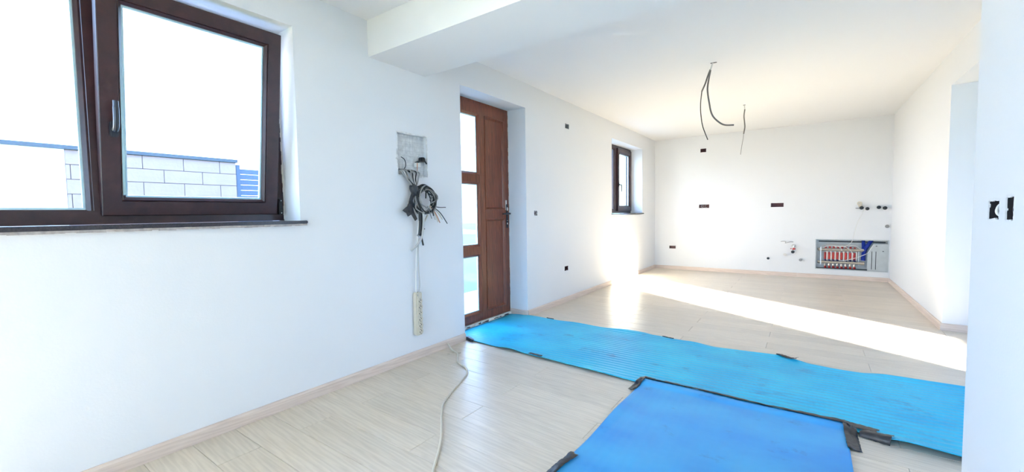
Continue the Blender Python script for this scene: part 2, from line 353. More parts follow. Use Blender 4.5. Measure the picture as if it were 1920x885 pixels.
# ragged line of mounting foam between frame and plaster, and its granite sill
mb = MB(); n_ = 40
for i in range(n_):
    z0 = 1.135 + (2.285 - 1.135) * i / n_; z1 = 1.135 + (2.285 - 1.135) * (i + 1) / n_; a = .003 + .006 * random.random()
    mb.box(-WF - .002, -WF + .006 + .004 * random.random(), 1.339 - a, 1.3405, z0, z1)
tag(mb.build('foam_line', FOAMW, w1), 'thin ragged line of white mounting foam')
sl = MB().box(-.262, .032, -.50, 1.372, 1.107, 1.1265, ch=.004).build('window_sill', GRANITE, w1)
mb = MB()
for i in range(60):
    a = -.50 + 1.868 * i / 60
    mb.box(.0, .022 + .008 * random.random(), a, a + 1.868 / 60, 1.094 + .004 * random.random(), 1.1075)
mb.build('mortar_bed', MORTAR, sl)
TILT = math.atan(.14 / 1.05)
def tilted(o):                                   # parts modelled upright, turned about the bottom hinge of the sash
    T = Matrix.Translation((-.165, 0, 1.168)); o.data.transform(T @ Matrix.Rotation(TILT, 4, 'Y') @ T.inverted()); return o
SR = (.490, 1.285, 1.168, 2.232)
sash = tilted(MB().ring(SR, [(0, .225), (0, .167), (.003, .165), (.070, .165), (.072, .170), (.076, .168), (.088, .182), (.088, .225)], L).build('sash', BROWN, w1))
tilted(spacer((.578, 1.197, 1.256, 2.144), .190, L, sash)); tilted(pane((.572, 1.203, 1.250, 2.150), .200, L, sash))
tilted(handle(sash, (.538, 1.575, .165), True, L))
hg = MB(); hg.box(-.186, -.150, 1.292, 1.310, 1.165, 1.262, ch=.004); disc_rod(hg, (-.150, 1.301, 1.252), (1, 0, 0), .005, .004); disc_rod(hg, (-.150, 1.301, 1.176), (1, 0, 0), .005, .004)
tag(hg.build('hinge', BLACK, w1), 'black lower corner hinge with two pin heads')
sc = MB(); disc_rod(sc, (-.1465, 1.301, 1.252), (1, 0, 0), .0035, .002); disc_rod(sc, (-.1465, 1.301, 1.176), (1, 0, 0), .0035, .002); sc.build('screw_head', STEEL, w1)
stay = MB().tube([(-.186, 1.27, 2.19), (-.075, 1.24, 2.165)], .005, 6).build('tilt_stay', STEEL, w1)
# window_2 : small window at the far end of the left wall
w2 = thing('window_2', 'small dark brown window at the far end of the left wall', None, (0, 0, 0), kind='structure'); WG = .22
MB().ring((6.322, 7.798, 1.128, 2.308), [(0, WG + .07), (0, WG), (.06, WG), (.06, WG + .07)], L).build('window_frame', BROWN, w2)
MB().box(-WG - .07, -WG, 6.985, 7.12, 1.18, 2.25).build('mullion', BROWN, w2)
MB().ring((6.38, 6.985, 1.185, 2.25), [(0, WG + .03), (0, WG + .002), (.018, WG + .012), (.018, WG + .03)], L).build('glazing_bead', BROWN, w2)
pane((6.39, 6.975, 1.195, 2.24), WG + .03, L, w2)
s2 = MB().ring((7.095, 7.770, 1.168, 2.272), [(0, .255), (0, .197), (.003, .195), (.070, .195), (.072, .2), (.092, .212), (.092, .255)], L).build('sash', BROWN, w2)
spacer((7.187, 7.678, 1.26, 2.18), .22, L, s2); pane((7.182, 7.683, 1.255, 2.185), .23, L, s2)
handle(s2, (7.135, 1.63, .195), False, L)
MB().box(-.292, .028, 6.30, 7.83, 1.108, 1.1265, ch=.004).build('window_sill', GRANITE, w2)
# windows out of view that let the daylight in
def plainwin(name, label, rect, mp, d):
    w_ = thing(name, label, None, (0, 0, 0), kind='structure')
    MB().ring(rect, [(0, d + .07), (0, d), (.06, d), (.06, d + .07)], mp).build('window_frame', BROWN, w_)
    u0, u1, v0, v1 = rect; pane((u0 + .05, u1 - .05, v0 + .05, v1 - .05), d + .03, mp, w_); return w_
plainwin('window_3', 'brown framed window in the outer wall of the hall', HW, lambda u, v, w: (5.5 + w, u, v), .12)
plainwin('window_4', 'wide brown framed window behind the viewer', RW, lambda u, v, w: (u, -2.0 - w, v), .12)

# ------------------------------------------------------------------ entrance door
dr = thing('door_1', 'red brown entrance door with three glass panes in the left wall', None, (0, 0, 0), kind='structure')
D0 = .235; DZ = .036
def boxL(mb, y0, y1, z0, z1, d0, d1, ch=0): return mb.box(-d1, -d0, y0, y1, z0, z1, ch)
fm = MB(); fm.ring((2.816, 3.860, DZ, 2.298), [(0, D0 + .075), (0, D0), (.045, D0), (.045, D0 + .075)], L); fm.build('door_frame', BROWNV, dr)
leaf = MB()
LY0, LY1, LZ0, LZ1 = 2.855, 3.823, .050, 2.262
GY0, GY1 = 2.94, 3.335
boxL(leaf, LY0, GY0, LZ0, LZ1, D0 - .012, D0 + .05, .003)                       # hinge stile
boxL(leaf, 3.335, 3.425, LZ0, LZ1, D0 - .012, D0 + .05, .003)                      # middle stile
boxL(leaf, 3.765, LY1, LZ0, LZ1, D0 - .012, D0 + .05, .003)                        # lock stile
for (a, b) in ((LZ0, .125), (2.165, LZ1)): boxL(leaf, GY0, 3.766, a, b, D0 - .0119, D0 + .05, .003)
for (a, b) in ((.735, .818), (1.474, 1.556)): boxL(leaf, GY0 - .001, GY1 + .001, a, b, D0 - .0119, D0 + .05, .003)
boxL(leaf, 3.424, 3.766, 1.10, 1.192, D0 - .0119, D0 + .05, .003)
lf = leaf.build('door_leaf', BROWNV, dr)
for (a, b) in ((.125, .735), (.818, 1.474), (1.556, 2.165)):
    MB().ring((GY0, GY1, a, b), [(0, D0 + .02), (0, D0 - .008), (.018, D0 + .008), (.018, D0 + .02)], L).build('glazing_bead', BROWNV, lf)
    spacer((GY0 + .018, GY1 - .018, a + .018, b - .018), D0 + .012, L, lf)
    pane((GY0 + .01, GY1 - .01, a + .01, b - .01), D0 + .022, L, lf)
for (a, b) in ((.125, 1.10), (1.192, 2.165)):
    mb = MB().ring((3.425, 3.765, a, b), [(0, D0 + .02), (0, D0 - .016), (.010, D0 - .018), (.022, D0 - .004), (.026, D0 + .004), (.026, D0 + .02)], L)
    boxL(mb, 3.445, 3.745, a + .02, b - .02, D0 + .004, D0 + .03)
    mb.build('door_panel', BROWNV, lf)
hp = MB(); hp.box(-D0 + .010, -D0 + .019, 3.782, 3.814, .99, 1.255, ch=.004)
hp.tube([(-D0 + .015, 3.798, 1.15), (-D0 + .055, 3.798, 1.15)], .011, 12)
hp.tube(crom([(-D0 + .052, 3.808, 1.15), (-D0 + .056, 3.78, 1.151), (-D0 + .056, 3.73, 1.149), (-D0 + .052, 3.675, 1.147)], 5), .0095, 10)
disc_rod(hp, (-D0 + .018, 3.798, 1.06), (1, 0, 0), .011, .006)
tag(hp.build('door_handle', HANDLE, dr), 'dark lever handle on a long plate')
mb = MB(); mb.box(-D0 + .0125, -D0 + .014, 3.776, 3.800, 1.19, 1.30); mb.box(-D0 + .019, -D0 + .0235, 3.79, 3.806, 1.185, 1.22); mb.box(-D0 + .019, -D0 + .0215, 3.792, 3.806, 1.03, 1.075)
tag(mb.build('protective_film', FOAMW, dr), 'torn remains of pale protective film')
th_ = MB()
for i in range(24):
    y0 = 2.815 + 1.046 * i / 24; th_.box(-D0 - .07, -D0 + .012 + .014 * random.random(), y0, y0 + 1.046 / 24, -.0118, .030 + .005 * random.random())
tag(th_.build('threshold', FOAMW, dr), 'rough white foam under the door')
mb = MB()
for i in range(50):
    z0 = .04 + 2.255 * i / 50; a = .003 + .007 * random.random(); mb.box(-D0 - .002, -D0 + .005 + .005 * random.random(), 3.862 - a, 3.8625, z0, z0 + 2.255 / 50)
tag(mb.build('foam_line', FOAMW, dr), 'thin ragged line of white foam beside the frame')

# ------------------------------------------------------------------ underlay mats
def interp(tab, x):
    if x <= tab[0][0]: return tab[0][1]
    for (a, b), (c, d) in zip(tab, tab[1:]):
        if x <= c:
            t = (x - a) / (c - a); t = t * t * (3 - 2 * t); return b + (d - b) * t
    return tab[-1][1]
def sheet(name, xs, yfun, zfun, ny, m, thick=.004):
    nx = len(xs); mb = MB()
    for x in xs:
        y0, y1 = yfun(x)
        for j in range(ny + 1):
            t = j / ny; y = y0 + (y1 - y0) * t; mb.v.append((x, y, zfun(x, y, t)))
    for i in range(nx - 1):
        for j in range(ny):
            a = i * (ny + 1) + j; mb.f.append((a, a + ny + 1, a + ny + 2, a + 1))
    o = mb.build(name, m, smooth=True, recalc=False)
    s = o.modifiers.new('thickness', 'SOLIDIFY'); s.thickness = thick; s.offset = -1
    return o
far_tab = [(-.25, 3.79), (-.05, 3.845), (.05, 3.86), (.5, 3.825), (.9, 3.835), (1.3, 3.855), (1.57, 3.80), (1.9, 3.755), (2.1, 3.775), (2.35, 3.785), (2.6, 3.69), (2.8, 3.69), (3.0, 3.725), (3.4, 3.73), (5.2, 3.75)]
near_tab = [(-.25, 2.86), (-.02, 2.845), (.1, 2.815), (.5, 2.787), (1.0, 2.75), (1.35, 2.722), (2.0, 2.71), (2.7, 2.706), (2.9, 2.66), (3.2, 2.635), (5.2, 2.64)]
lift_near = [(-.25, .004), (.02, .012), (.1, .004), (.35, .003), (.5, .016), (.7, .005), (.9, .012), (1.1, .004), (1.3, .010), (1.6, .003), (2.75, .003), (2.95, .028), (3.2, .020), (3.5, .006), (5.2, .004)]
lift_far = [(-.25, .004), (.4, .004), (.6, .012), (.9, .004), (1.1, .016), (1.4, .004), (1.8, .014), (2.05, .004), (2.5, .014), (2.75, .004), (3.1, .012), (5.2, .004)]
def z1(x, y, t):
    rib = .0022 * math.sin(2 * math.pi * y / .047) * (.35 + .65 * min(1, max(0, (x - .3) / .8)))
    a = interp(lift_near, x) * max(0, 1 - t / .10) ** 1.6; b = interp(lift_far, x) * max(0, (t - .9) / .10) ** 1.6
    return .0105 + rib + a + b + .0035 * (noise.noise((x * 2.1, y * 3, 0)) + .5)
xs = [-.20 + (5.1 + .2) * i / 150 for i in range(151)]
def yf1(x):
    n, f = interp(near_tab, x), interp(far_tab, x)
    if x < 0: n = max(n, 2.828); f = min(f, 3.84)
    return n + .002 * noise.noise((x * 30, 0, 0)), f
m1 = sheet('underlay_mat', xs, yf1, z1, 170, FOAM1)
tag(m1, 'long ribbed turquoise foam underlay mat running from the entrance door across the floor', 'mat')
def z2(x, y, t):
    e = max(0, 1 - abs(x - 1.66) / .08) ** 2 * .006 * (1 + math.sin(y * 9))
    base = .0105 + .0045 * (noise.noise((x * 2.5, y * 2.5, 4)) + .4) + .0005 * math.sin(2 * math.pi * x / .042)
    # rides up over the edge of the turquoise mat
    over = .0125 * (1 / (1 + math.exp(-(y - 2.695) / .006)))
    return base + over + e
def yf2(x): return 0.45 + .01 * math.sin(x * 6), 2.757 + .008 * math.sin((x - 1.66) * 7)
xs2 = [1.655 + (2.722 - 1.655) * i / 110 for i in range(111)]
m2 = sheet('underlay_mat', xs2, yf2, z2, 150, FOAM2)
tag(m2, 'plain blue foam underlay mat at the front, taped to the longer mat', 'mat')
# ragged edge of the mat inside the door recess
mb = MB()
for i in range(16):
    y = 2.86 + .06 * i + random.uniform(-.015, .015); 
    if random.random() < .75:
        x = -.205 - random.uniform(0, .008); r = random.uniform(.012, .035)
        pts = [(x + r * .5 * math.cos(a) * random.uniform(.6, 1), y + r * 1.2 * math.sin(a) * random.uniform(.6, 1)) for a in [j * math.pi / 3.5 for j in range(7)]]
        z = .0215; mb.add([(p[0], p[1], z + .003 * random.random()) for p in pts] + [(p[0], p[1], z - .003) for p in pts], [tuple(range(7)), tuple(range(7, 14))[::-1]] + [(i_, (i_ + 1) % 7, 7 + (i_ + 1) % 7, 7 + i_) for i_ in range(7)])
tag(mb.build('torn_tape_scraps', TAPE), 'black torn tape scraps along the mat edge at the foot of the entrance door', 'tape', kind='stuff')
# ------------------------------------------------------------------ tape strips
def zmat(x, y):
    z = .0
    n, f = yf1(x)
    if n <= y <= f and -.2 < x: z = z1(x, y, (y - n) / (f - n))
    n, f = yf2(x)
    if 1.655 <= x <= 2.722 and n <= y <= f: z = max(z, z2(x, y, 0))
    return z
def tape(path, width, label, seed=0, lift=0.0, curl=None):
    rnd = random.Random(seed); P = crom([(p[0], p[1], 0) for p in path], 10); n = len(P); mb = MB(); W = 4
    zs = []
    for i, p in enumerate(P):
        t = (P[min(i + 1, n - 1)] - P[max(i - 1, 0)]).normalized(); nn = Vector((-t.y, t.x, 0))
        for j in range(W + 1):
            s_ = (j / W - .5) * width * (1 + .05 * rnd.uniform(-1, 1))
            jag = t * (rnd.uniform(-.006, .006) if i in (0, n - 1) else 0)
            q = p + nn * s_ + jag
            z = max(zmat(q.x + a, q.y + b) for a in (-.012, 0, .012) for b in (-.012, 0, .012)) + .0035
            if curl and i > n * .8: z += curl * ((i / n - .8) / .2) ** 2
            z += lift * abs(math.sin(i * .8 + j)) ; mb.v.append((q.x, q.y, z))
    for i in range(n - 1):
        for j in range(W):
            a = i * (W + 1) + j; mb.f.append((a, a + W + 1, a + W + 2, a + 1))
    o = mb.build('tape_strip', TAPE, smooth=True, recalc=False)
    s_ = o.modifiers.new('thickness', 'SOLIDIFY'); s_.thickness = .0012; s_.offset = 1
    return tag(o, label, 'tape', 'black tape holding the underlay')
tape([(1.67, 2.782), (1.85, 2.775), (2.0, 2.785), (2.2, 2.775), (2.4, 2.762), (2.6, 2.757), (2.73, 2.755)], .036, 'long thin black tape strip along the seam between the two mats', 1, .002)
tape([(1.965, 2.80), (2.06, 2.778)], .022, 'short black tape patch lapped over the long seam tape near its left', 11, .002)
tape([(1.648, 2.80), (1.640, 2.70), (1.632, 2.585)], .050, 'black tape patch at the far left corner of the front blue mat', 2, .0015)
tape([(1.640, 2.812), (1.72, 2.800)], .030, 'small black tape piece on the long mat just above the front mat corner', 12, .001)
tape([(1.660, 1.712), (1.645, 1.60), (1.64, 1.44)], .055, 'black tape patch at the bottom left edge of the front blue mat', 3, .002)
tape([(2.735, 2.745), (2.738, 2.62), (2.742, 2.49)], .055, 'black tape patch running down the right edge of the front blue mat', 4, .0015)
tape([(2.69, 2.772), (2.76, 2.758), (2.85, 2.742)], .060, 'broad black tape patch on the ribbed mat at the right corner of the front mat', 5, .0015)
tape([(2.78, 2.705), (2.83, 2.690), (2.895, 2.672)], .070, 'black tape patch at near edge of the ribbed mat, farthest right', 6, .001)
tape([(1.49, 3.835), (1.58, 3.803)], .028, 'small black tape scrap on the far edge of the ribbed mat, near its middle', 7, .001)
tape([(2.36, 3.79), (2.42, 3.752), (2.49, 3.720)], .030, 'curled black tape scrap on the far edge of the ribbed mat, right half', 8, .003, curl=.02)
tape([(.24, 3.868), (.34, 3.850)], .016, 'tiny dark tape scrap on the far edge of the ribbed mat near the doorway', 9, .001)
tape([(.72, 2.783), (.85, 2.766)], .030, 'black tape piece on the near edge of the ribbed mat, closest to the door', 10, .001)
tape([(.0, 2.840), (.05, 2.822), (.11, 2.806)], .030, 'black torn tape flap at the corner of the ribbed mat by the doorway', 13, .004)
# ------------------------------------------------------------------ cable on the floor and its torn outlet
fc = [(.03, 2.56, .045), (.10, 2.53, .014), (.204, 2.49, .0065), (.30, 2.39, .0065), (.36, 2.335, .0065), (.464, 2.293, .0065), (.547, 2.223, .0065), (.6, 2.118, .0065), (.678, 1.929, .0065), (.751, 1.777, .0065), (.851, 1.658, .0065), (.937, 1.572, .0065), (1.03, 1.475, .0065), (1.106, 1.381, .0065), (1.192, 1.263, .0065), (1.30, 1.12, .0065), (1.38, .95, .0065)]
tag(cable('floor_cable', fc, .0065, BEIGEC, n=8), 'long beige power cable snaking over the laminate from the left wall', 'cable')
mb = MB()
for i in range(7):
    x = .15 + random.uniform(-.05, .05); y = 2.49 + random.uniform(-.06, .05); mb.box(x, x + random.uniform(.01, .025), y, y + random.uniform(.01, .03), .0005, .004 + .004 * random.random())
tag(mb.build('tape_crumbs', IVORY), 'brown crumbs of plaster where the floor cable leaves the wall', 'debris', kind='stuff')

# ------------------------------------------------------------------ recessed socket boxes
def lip(u0, u1, v0, v1, mp, seed, amp=.006):
    """uneven plaster edge around a box: a closed ring a hair proud of the wall"""
    rnd = random.Random(seed); mb = MB(); N = 36; O = []; I = []
    for i in range(N):
        t = i / N * 4; e = int(t); f = t - e
        c = [(u0 + (u1 - u0) * f, v0), (u1, v0 + (v1 - v0) * f), (u1 - (u1 - u0) * f, v1), (u0, v1 - (v1 - v0) * f)][e]
        cu, cv = (u0 + u1) / 2, (v0 + v1) / 2; dx, dy = c[0] - cu, c[1] - cv; l_ = math.hypot(dx, dy)
        a = rnd.uniform(.001, amp); b = .005 + rnd.uniform(0, .005)
        I.append((c[0] - dx / l_ * a, c[1] - dy / l_ * a)); O.append((c[0] + dx / l_ * b, c[1] + dy / l_ * b))
    for (p, w_) in ((O, -.0002), (I, -.0022), (I, .004)): mb.v += [mp(q[0], q[1], w_) for q in p]
    for i in range(N):
        j = (i + 1) % N; mb.f += [(i, j, N + j, N + i), (N + i, N + j, 2 * N + j, 2 * N + i)]
    return mb
def socket_box(rect, mp, label, m=MAROON, seed=0, wires=1, screws=True, amp=.005, split=False, wm=BLACK):
    u0, u1, v0, v1 = rect; t = thing('socket_box', label, 'socket box', mp((u0 + u1) / 2, v0, 0), 'empty wall boxes')
    mb = MB(); d = .055; e = .0006
    mb.ring((u0 + e, u1 - e, v0 + e, v1 - e), [(0, .002), (.003, .002), (.003, d), (0, d)], mp)
    q = [mp(a, b, c) for c in (d - .001, d + .001) for a, b in ((u0 + e, v0 + e), (u1 - e, v0 + e), (u1 - e, v1 - e), (u0 + e, v1 - e))]
    mb.add(q, [(0, 1, 2, 3), (7, 6, 5, 4), (0, 4, 5, 1), (1, 5, 6, 2), (2, 6, 7, 3), (3, 7, 4, 0)])
    if split:
        um = (u0 + u1) / 2; q = [mp(a, b, c) for a in (um - .002, um + .002) for b in (v0, v1) for c in (.01, d)]
        mb.add(q, [(0, 1, 3, 2), (4, 6, 7, 5), (0, 4, 5, 1), (2, 3, 7, 6), (0, 2, 6, 4), (1, 5, 7, 3)])
    off(mb.build('box_body', m, t), t)
    off(lip(u0, u1, v0, v1, mp, seed, amp).build('plaster_edge', PAINT, t), t)
    rnd = random.Random(seed + 50)
    for k_ in range(wires):
        uc = u0 + (u1 - u0) * (.25 + .5 * rnd.random()); vc = (v0 + v1) / 2; s_ = rnd.choice((-1, 1))
        pts = [mp(uc, vc + .012, d - .002), mp(uc + s_ * .012, vc + .020, .02), mp(uc + s_ * .016, vc, .008), mp(uc + s_ * .006, vc - .018, .012), mp(uc - s_ * .008, vc - .02, .03)]
        off(cable('wire', pts, .0022, wm, t), t)
    return t
socket_box(LEFT_BOX[0], L, 'small grey-lidded wall box high on the left wall, between door and far window', GREYC, 1, 1)
socket_box(LEFT_BOX[1], L, 'small open wall box at switch height just right of the entrance door', MAROON, 2, 3, amp=.012, wm=WHITEP)
socket_box(LEFT_BOX[2], L, 'small open wall box low on the left wall, between door and far window', MAROON, 3, 2, amp=.008)
socket_box(BACK_BOX[0], B, 'dark maroon wall box high on the back wall, below the hanging ceiling cables', MAROON, 4, 1, amp=.003)
socket_box(BACK_BOX[1], B, 'double wall box with loose white wires, mid-height on left half of back wall', MAROON, 5, 3, split=True, wm=WHITEP)
socket_box(BACK_BOX[2], B, 'wide empty red-brown wall box mid-height on right half of back wall', MAROON, 6, 0, amp=.002)
socket_box(BACK_BOX[3], B, 'red-brown wall box low on the back wall near the left corner', MAROON, 7, 1, amp=.003)
RN = lambda u, v, w: (XN + w, u, v)
a = socket_box(NEAR_BOX[0], RN, 'square ragged hole at switch height on the near right wall, farther of the pair', DARKHOLE, 8, 1, amp=.007)
yc = 2.14
b_ = MB()
P = crom([(XN + .05, 2.112, 1.165), (XN + .012, 2.135, 1.160), (XN + .004, 2.152, 1.140), (XN + .006, 2.148, 1.122), (XN + .02, 2.125, 1.112), (XN + .05, 2.118, 1.11)], 6)
off(b_.tube(P, .0045, 8).build('white_cable', WHITEP, a), a)
socket_box(NEAR_BOX[1], RN, 'narrow rounded hole at switch height on the near right wall, nearer of the pair', DARKHOLE, 9, 1, amp=.006)
socket_box(NEAR_BOX[2], RN, 'ragged socket hole low on the near right wall at the frame edge', DARKHOLE, 10, 1, amp=.010)
# ------------------------------------------------------------------ niche with loose cables, left wall
nb = thing('cable_niche', 'unfinished rectangular niche of bare meshed plaster in the left wall', 'niche', (0, 2.25, 1.455))
mb = MB(); N = 14
for i in range(N + 1):
    for j in range(N + 1):
        y = 2.0985 + .303 * i / N; z = 1.4555 + .324 * j / N; d = -.050 + .010 * noise.noise((y * 22, z * 22, 1)) + .008 * (i / N)
        mb.v.append((d, y, z))
for i in range(N):
    for j in range(N): mb.f.append((i * (N + 1) + j, (i + 1) * (N + 1) + j, (i + 1) * (N + 1) + j + 1, i * (N + 1) + j + 1))
o = off(mb.build('bare_plaster', NICHE, nb, recalc=False), nb); s_ = o.modifiers.new('t', 'SOLIDIFY'); s_.thickness = .003; s_.offset = -1
me_ = MB()
for i in range(9):
    y = 2.11 + .035 * i; me_.tube([(-.036 + .008 * (i / 15), y, 1.46), (-.036 + .008 * (i / 15), y + random.uniform(-.006, .006), 1.775)], .0008, 4)
for i in range(9):
    z = 1.47 + .036 * i; me_.tube([(-.038, 2.10, z), (-.028, 2.40, z + random.uniform(-.006, .006))], .0008, 4)
off(tag(me_.build('plaster_mesh', LGREYC, nb), kind='stuff'), nb)
off(lip(2.098, 2.402, 1.455, 1.780, L, 77, .008).build('plaster_edge', NICHE, nb), nb)
jb = MB(); jb.box(-.035, .012, 2.335, 2.372, 1.575, 1.612, ch=.006); jb.tube([(-.03, 2.30, 1.565), (.0, 2.345, 1.588)], .008, 8); jb.tube([(.0, 2.37, 1.59), (.012, 2.385, 1.56)], .006, 8)
off(tag(jb.build('connector', BLACK, nb), 'dark cable connector'), nb)
off(cable('wire', [(-.03, 2.30, 1.56), (.004, 2.29, 1.56), (.01, 2.285, 1.53), (.006, 2.287, 1.50)], .003, COPPER, nb), nb)
off(cable('wire', [(-.03, 2.16, 1.60), (.004, 2.165, 1.575), (.01, 2.168, 1.53), (-.01, 2.165, 1.50)], .003, BLACK, nb), nb)
off(cable('wire', [(-.03, 2.10, 1.545), (.01, 2.095, 1.555), (.016, 2.085, 1.575), (.01, 2.075, 1.58)], .0025, LGREYC, nb), nb)
off(MB().box(-.030, .004, 2.285, 2.33, 1.53, 1.565, ch=.003).build('terminal_block', WHITEP, nb), nb)
# bundle of coiled cables hanging from the niche
cb = thing('cable_bundle', 'tangled bundle of grey and black cables hanging from the niche', 'cables', (0.03, 2.3, 1.3))
rnd = random.Random(3); cols = [GREYC, LGREYC, BLACK, GREYC, LGREYC, GREYC, BLACK, LGREYC, GREYC, BLACK, LGREYC, GREYC, LGREYC]
KN = Vector((.055, 2.215, 1.345))
for i in range(13):
    y = 2.112 + .185 * i / 12; m = cols[i]
    j = lambda s: rnd.uniform(-s, s)
    pts = [(-.04, y, 1.50 + j(.01)), (.012 + rnd.random() * .02, y + .004, 1.485 + j(.012)), (.035 + j(.01), y * .75 + KN.y * .25, 1.44), (.05 + j(.01), y * .35 + KN.y * .65, 1.39), KN + Vector((j(.012), j(.014), j(.01))), (.055 + j(.012), 2.225 + j(.015), 1.30)]
    off(cable('cable', pts, .0048 + .001 * rnd.random(), m, cb, n=6, seg=6), cb)
CO = Vector((.07, 2.300, 1.268))
for i in range(11):
    R0 = .088 + .020 * rnd.random(); ph = 2.5 + rnd.uniform(-.3, .3); turns = rnd.uniform(1.0, 1.9); pts = []; M_ = int(14 * turns)
    cy, cz = CO.y + rnd.uniform(-.012, .012), CO.z + rnd.uniform(-.012, .012)
    for k_ in range(M_ + 1):
        a_ = ph - 2 * math.pi * turns * k_ / M_; rr = R0 * (1 + .06 * math.sin(a_ * 2 + i))
        pts.append((CO.x + .022 * math.sin(a_ + i) + (i - 5) * .003, cy + rr * math.cos(a_) * .95, cz + rr * math.sin(a_) * 1.05))
    end = Vector(pts[-1]); pts.append(end + Vector((.01, rnd.uniform(-.05, .05), -.035))); pts.append(end + Vector((.012, rnd.uniform(-.07, .07), -.075)))
    off(cable('cable', pts, .0042 + .001 * rnd.random(), (BLACK, GREYC, BLACK, CONDUIT)[i % 4], cb, n=6, seg=4), cb)
for i, (dy, dz, m) in enumerate(((.13, -.10, LGREYC), (.19, -.03, BLACK), (.205, -.165, BLACK), (.10, -.15, IVORY), (.07, -.13, LGREYC), (.12, -.155, COPPER), (.03, -.12, GREYC), (.15, -.13, IVORY))):
    s0 = Vector((.085, 2.30 + .3 * dy, 1.22)); off(cable('cable', [s0, s0 + Vector((.01, dy * .4, dz * .35)), Vector((.09, 2.32 + dy, 1.24 + dz))], .0035, m, cb), cb)
# hanging tails
tails = [([(.06, 2.22, 1.33), (.07, 2.245, 1.2), (.065, 2.25, 1.08), (.06, 2.245, .99)], .011, BLACK), ([(.065, 2.23, 1.33), (.085, 2.262, 1.2), (.08, 2.27, 1.08), (.06, 2.262, .97), (.055, 2.22, .915), (.05, 2.165, .875)], .009, LGREYC),
         ([(.05, 2.28, 1.21), (.06, 2.275, 1.1), (.055, 2.262, 1.02)], .006, BLACK), ([(.055, 2.255, 1.02), (.06, 2.265, .97), (.055, 2.285, .91)], .007, BLACK),
         ([(.04, 2.265, 1.05), (.05, 2.25, 1.0), (.05, 2.235, .985)], .012, GREYC), ([(.045, 2.25, 1.03), (.055, 2.28, 1.035), (.06, 2.30, 1.04)], .005, BLACK), ([(.05, 2.27, 1.06), (.06, 2.30, 1.10), (.06, 2.335, 1.15)], .006, IVORY)]
for p, r, m in tails: off(cable('cable', p, r, m, cb, n=8), cb)
# black tape: wrap round the knot and a loose flag
tp = MB()
P = [KN + Vector((0, -.03 + .0075 * i, .035 - .011 * i)) for i in range(9)]
tp.tube(P, [.022, .030, .034, .035, .036, .036, .034, .030, .022], 10)
off(tag(tp.build('tape_wrap', TAPE, cb, smooth=True), 'black tape wrapped round the cables'), cb)
tp = MB(); tp.tube(crom([(.05, 2.205, 1.33), (.05, 2.175, 1.26), (.055, 2.155, 1.21), (.055, 2.145, 1.18)], 5), [.016] * 8 + [.02] * 8, 6)
vs = [(.05, 2.16, 1.235), (.055, 2.085, 1.185), (.058, 2.12, 1.165), (.055, 2.135, 1.14), (.06, 2.165, 1.155), (.062, 2.20, 1.105), (.058, 2.225, 1.12), (.055, 2.195, 1.175), (.05, 2.185, 1.235)]
nn = len(vs); tp.add([(x + .006, y, z) for x, y, z in vs] + vs, [tuple(range(nn)), tuple(range(nn, 2 * nn))[::-1]] + [(i, (i + 1) % nn, nn + (i + 1) % nn, nn + i) for i in range(nn)])
off(tag(tp.build('tape_tail', TAPE, cb), 'loose crumpled end of black tape'), cb)
# ------------------------------------------------------------------ power strip hanging on the wall
ps = thing('power_strip', 'ivory six-way power strip hanging vertically on the left wall', 'power strip', (0.03, 2.237, 0.198))
off(MB().box(.002, .050, 2.205, 2.268, .198, .540, ch=.008).build('strip_body', IVORY, ps), ps)
for i in range(6):
    z = .228 + .049 * i; y = 2.240
    mb = MB(); k = len(mb.v); N = 20
    for (r, x) in ((.0245, .049), (.0235, .0535), (.0195, .0540), (.0180, .0505)):
        for j in range(N): mb.v.append((x, y + r * math.cos(2 * math.pi * j / N), z + r * math.sin(2 * math.pi * j / N)))
    for q in range(3):
        for j in range(N): mb.f.append((q * N + j, q * N + (j + 1) % N, (q + 1) * N + (j + 1) % N, (q + 1) * N + j))
    mb.f.append(tuple(3 * N + j for j in range(N)))
    so = off(mb.build('socket', IVORY, ps), ps)
    pn = MB()
    for s_ in (-1, 1): disc_rod(pn, (.0503, y + s_ * .008, z + s_ * .004), (1, 0, 0), .0042, .0012, 10)
    pn.box(.0505, .053, y - .003, y + .003, z + .013, z + .0175); pn.box(.0505, .053, y - .003, y + .003, z - .0175, z - .013)
    o = pn.build('contact', BLACK, so)
off(MB().box(.048, .0525, 2.213, 2.221, .512, .528, ch=.001).build('indicator', GREYC, ps), ps)
off(cable('cord', [(.03, 2.222, .538), (.03, 2.225, .70), (.04, 2.232, .90), (.05, 2.243, 1.06), (.06, 2.25, 1.20)], .0045, WHITEP, ps), ps)
off(cable('cord', [(.03, 2.245, .538), (.032, 2.256, .60), (.035, 2.248, .72), (.04, 2.243, .86), (.05, 2.250, 1.0), (.06, 2.26, 1.15)], .0055, LGREYC, ps), ps)
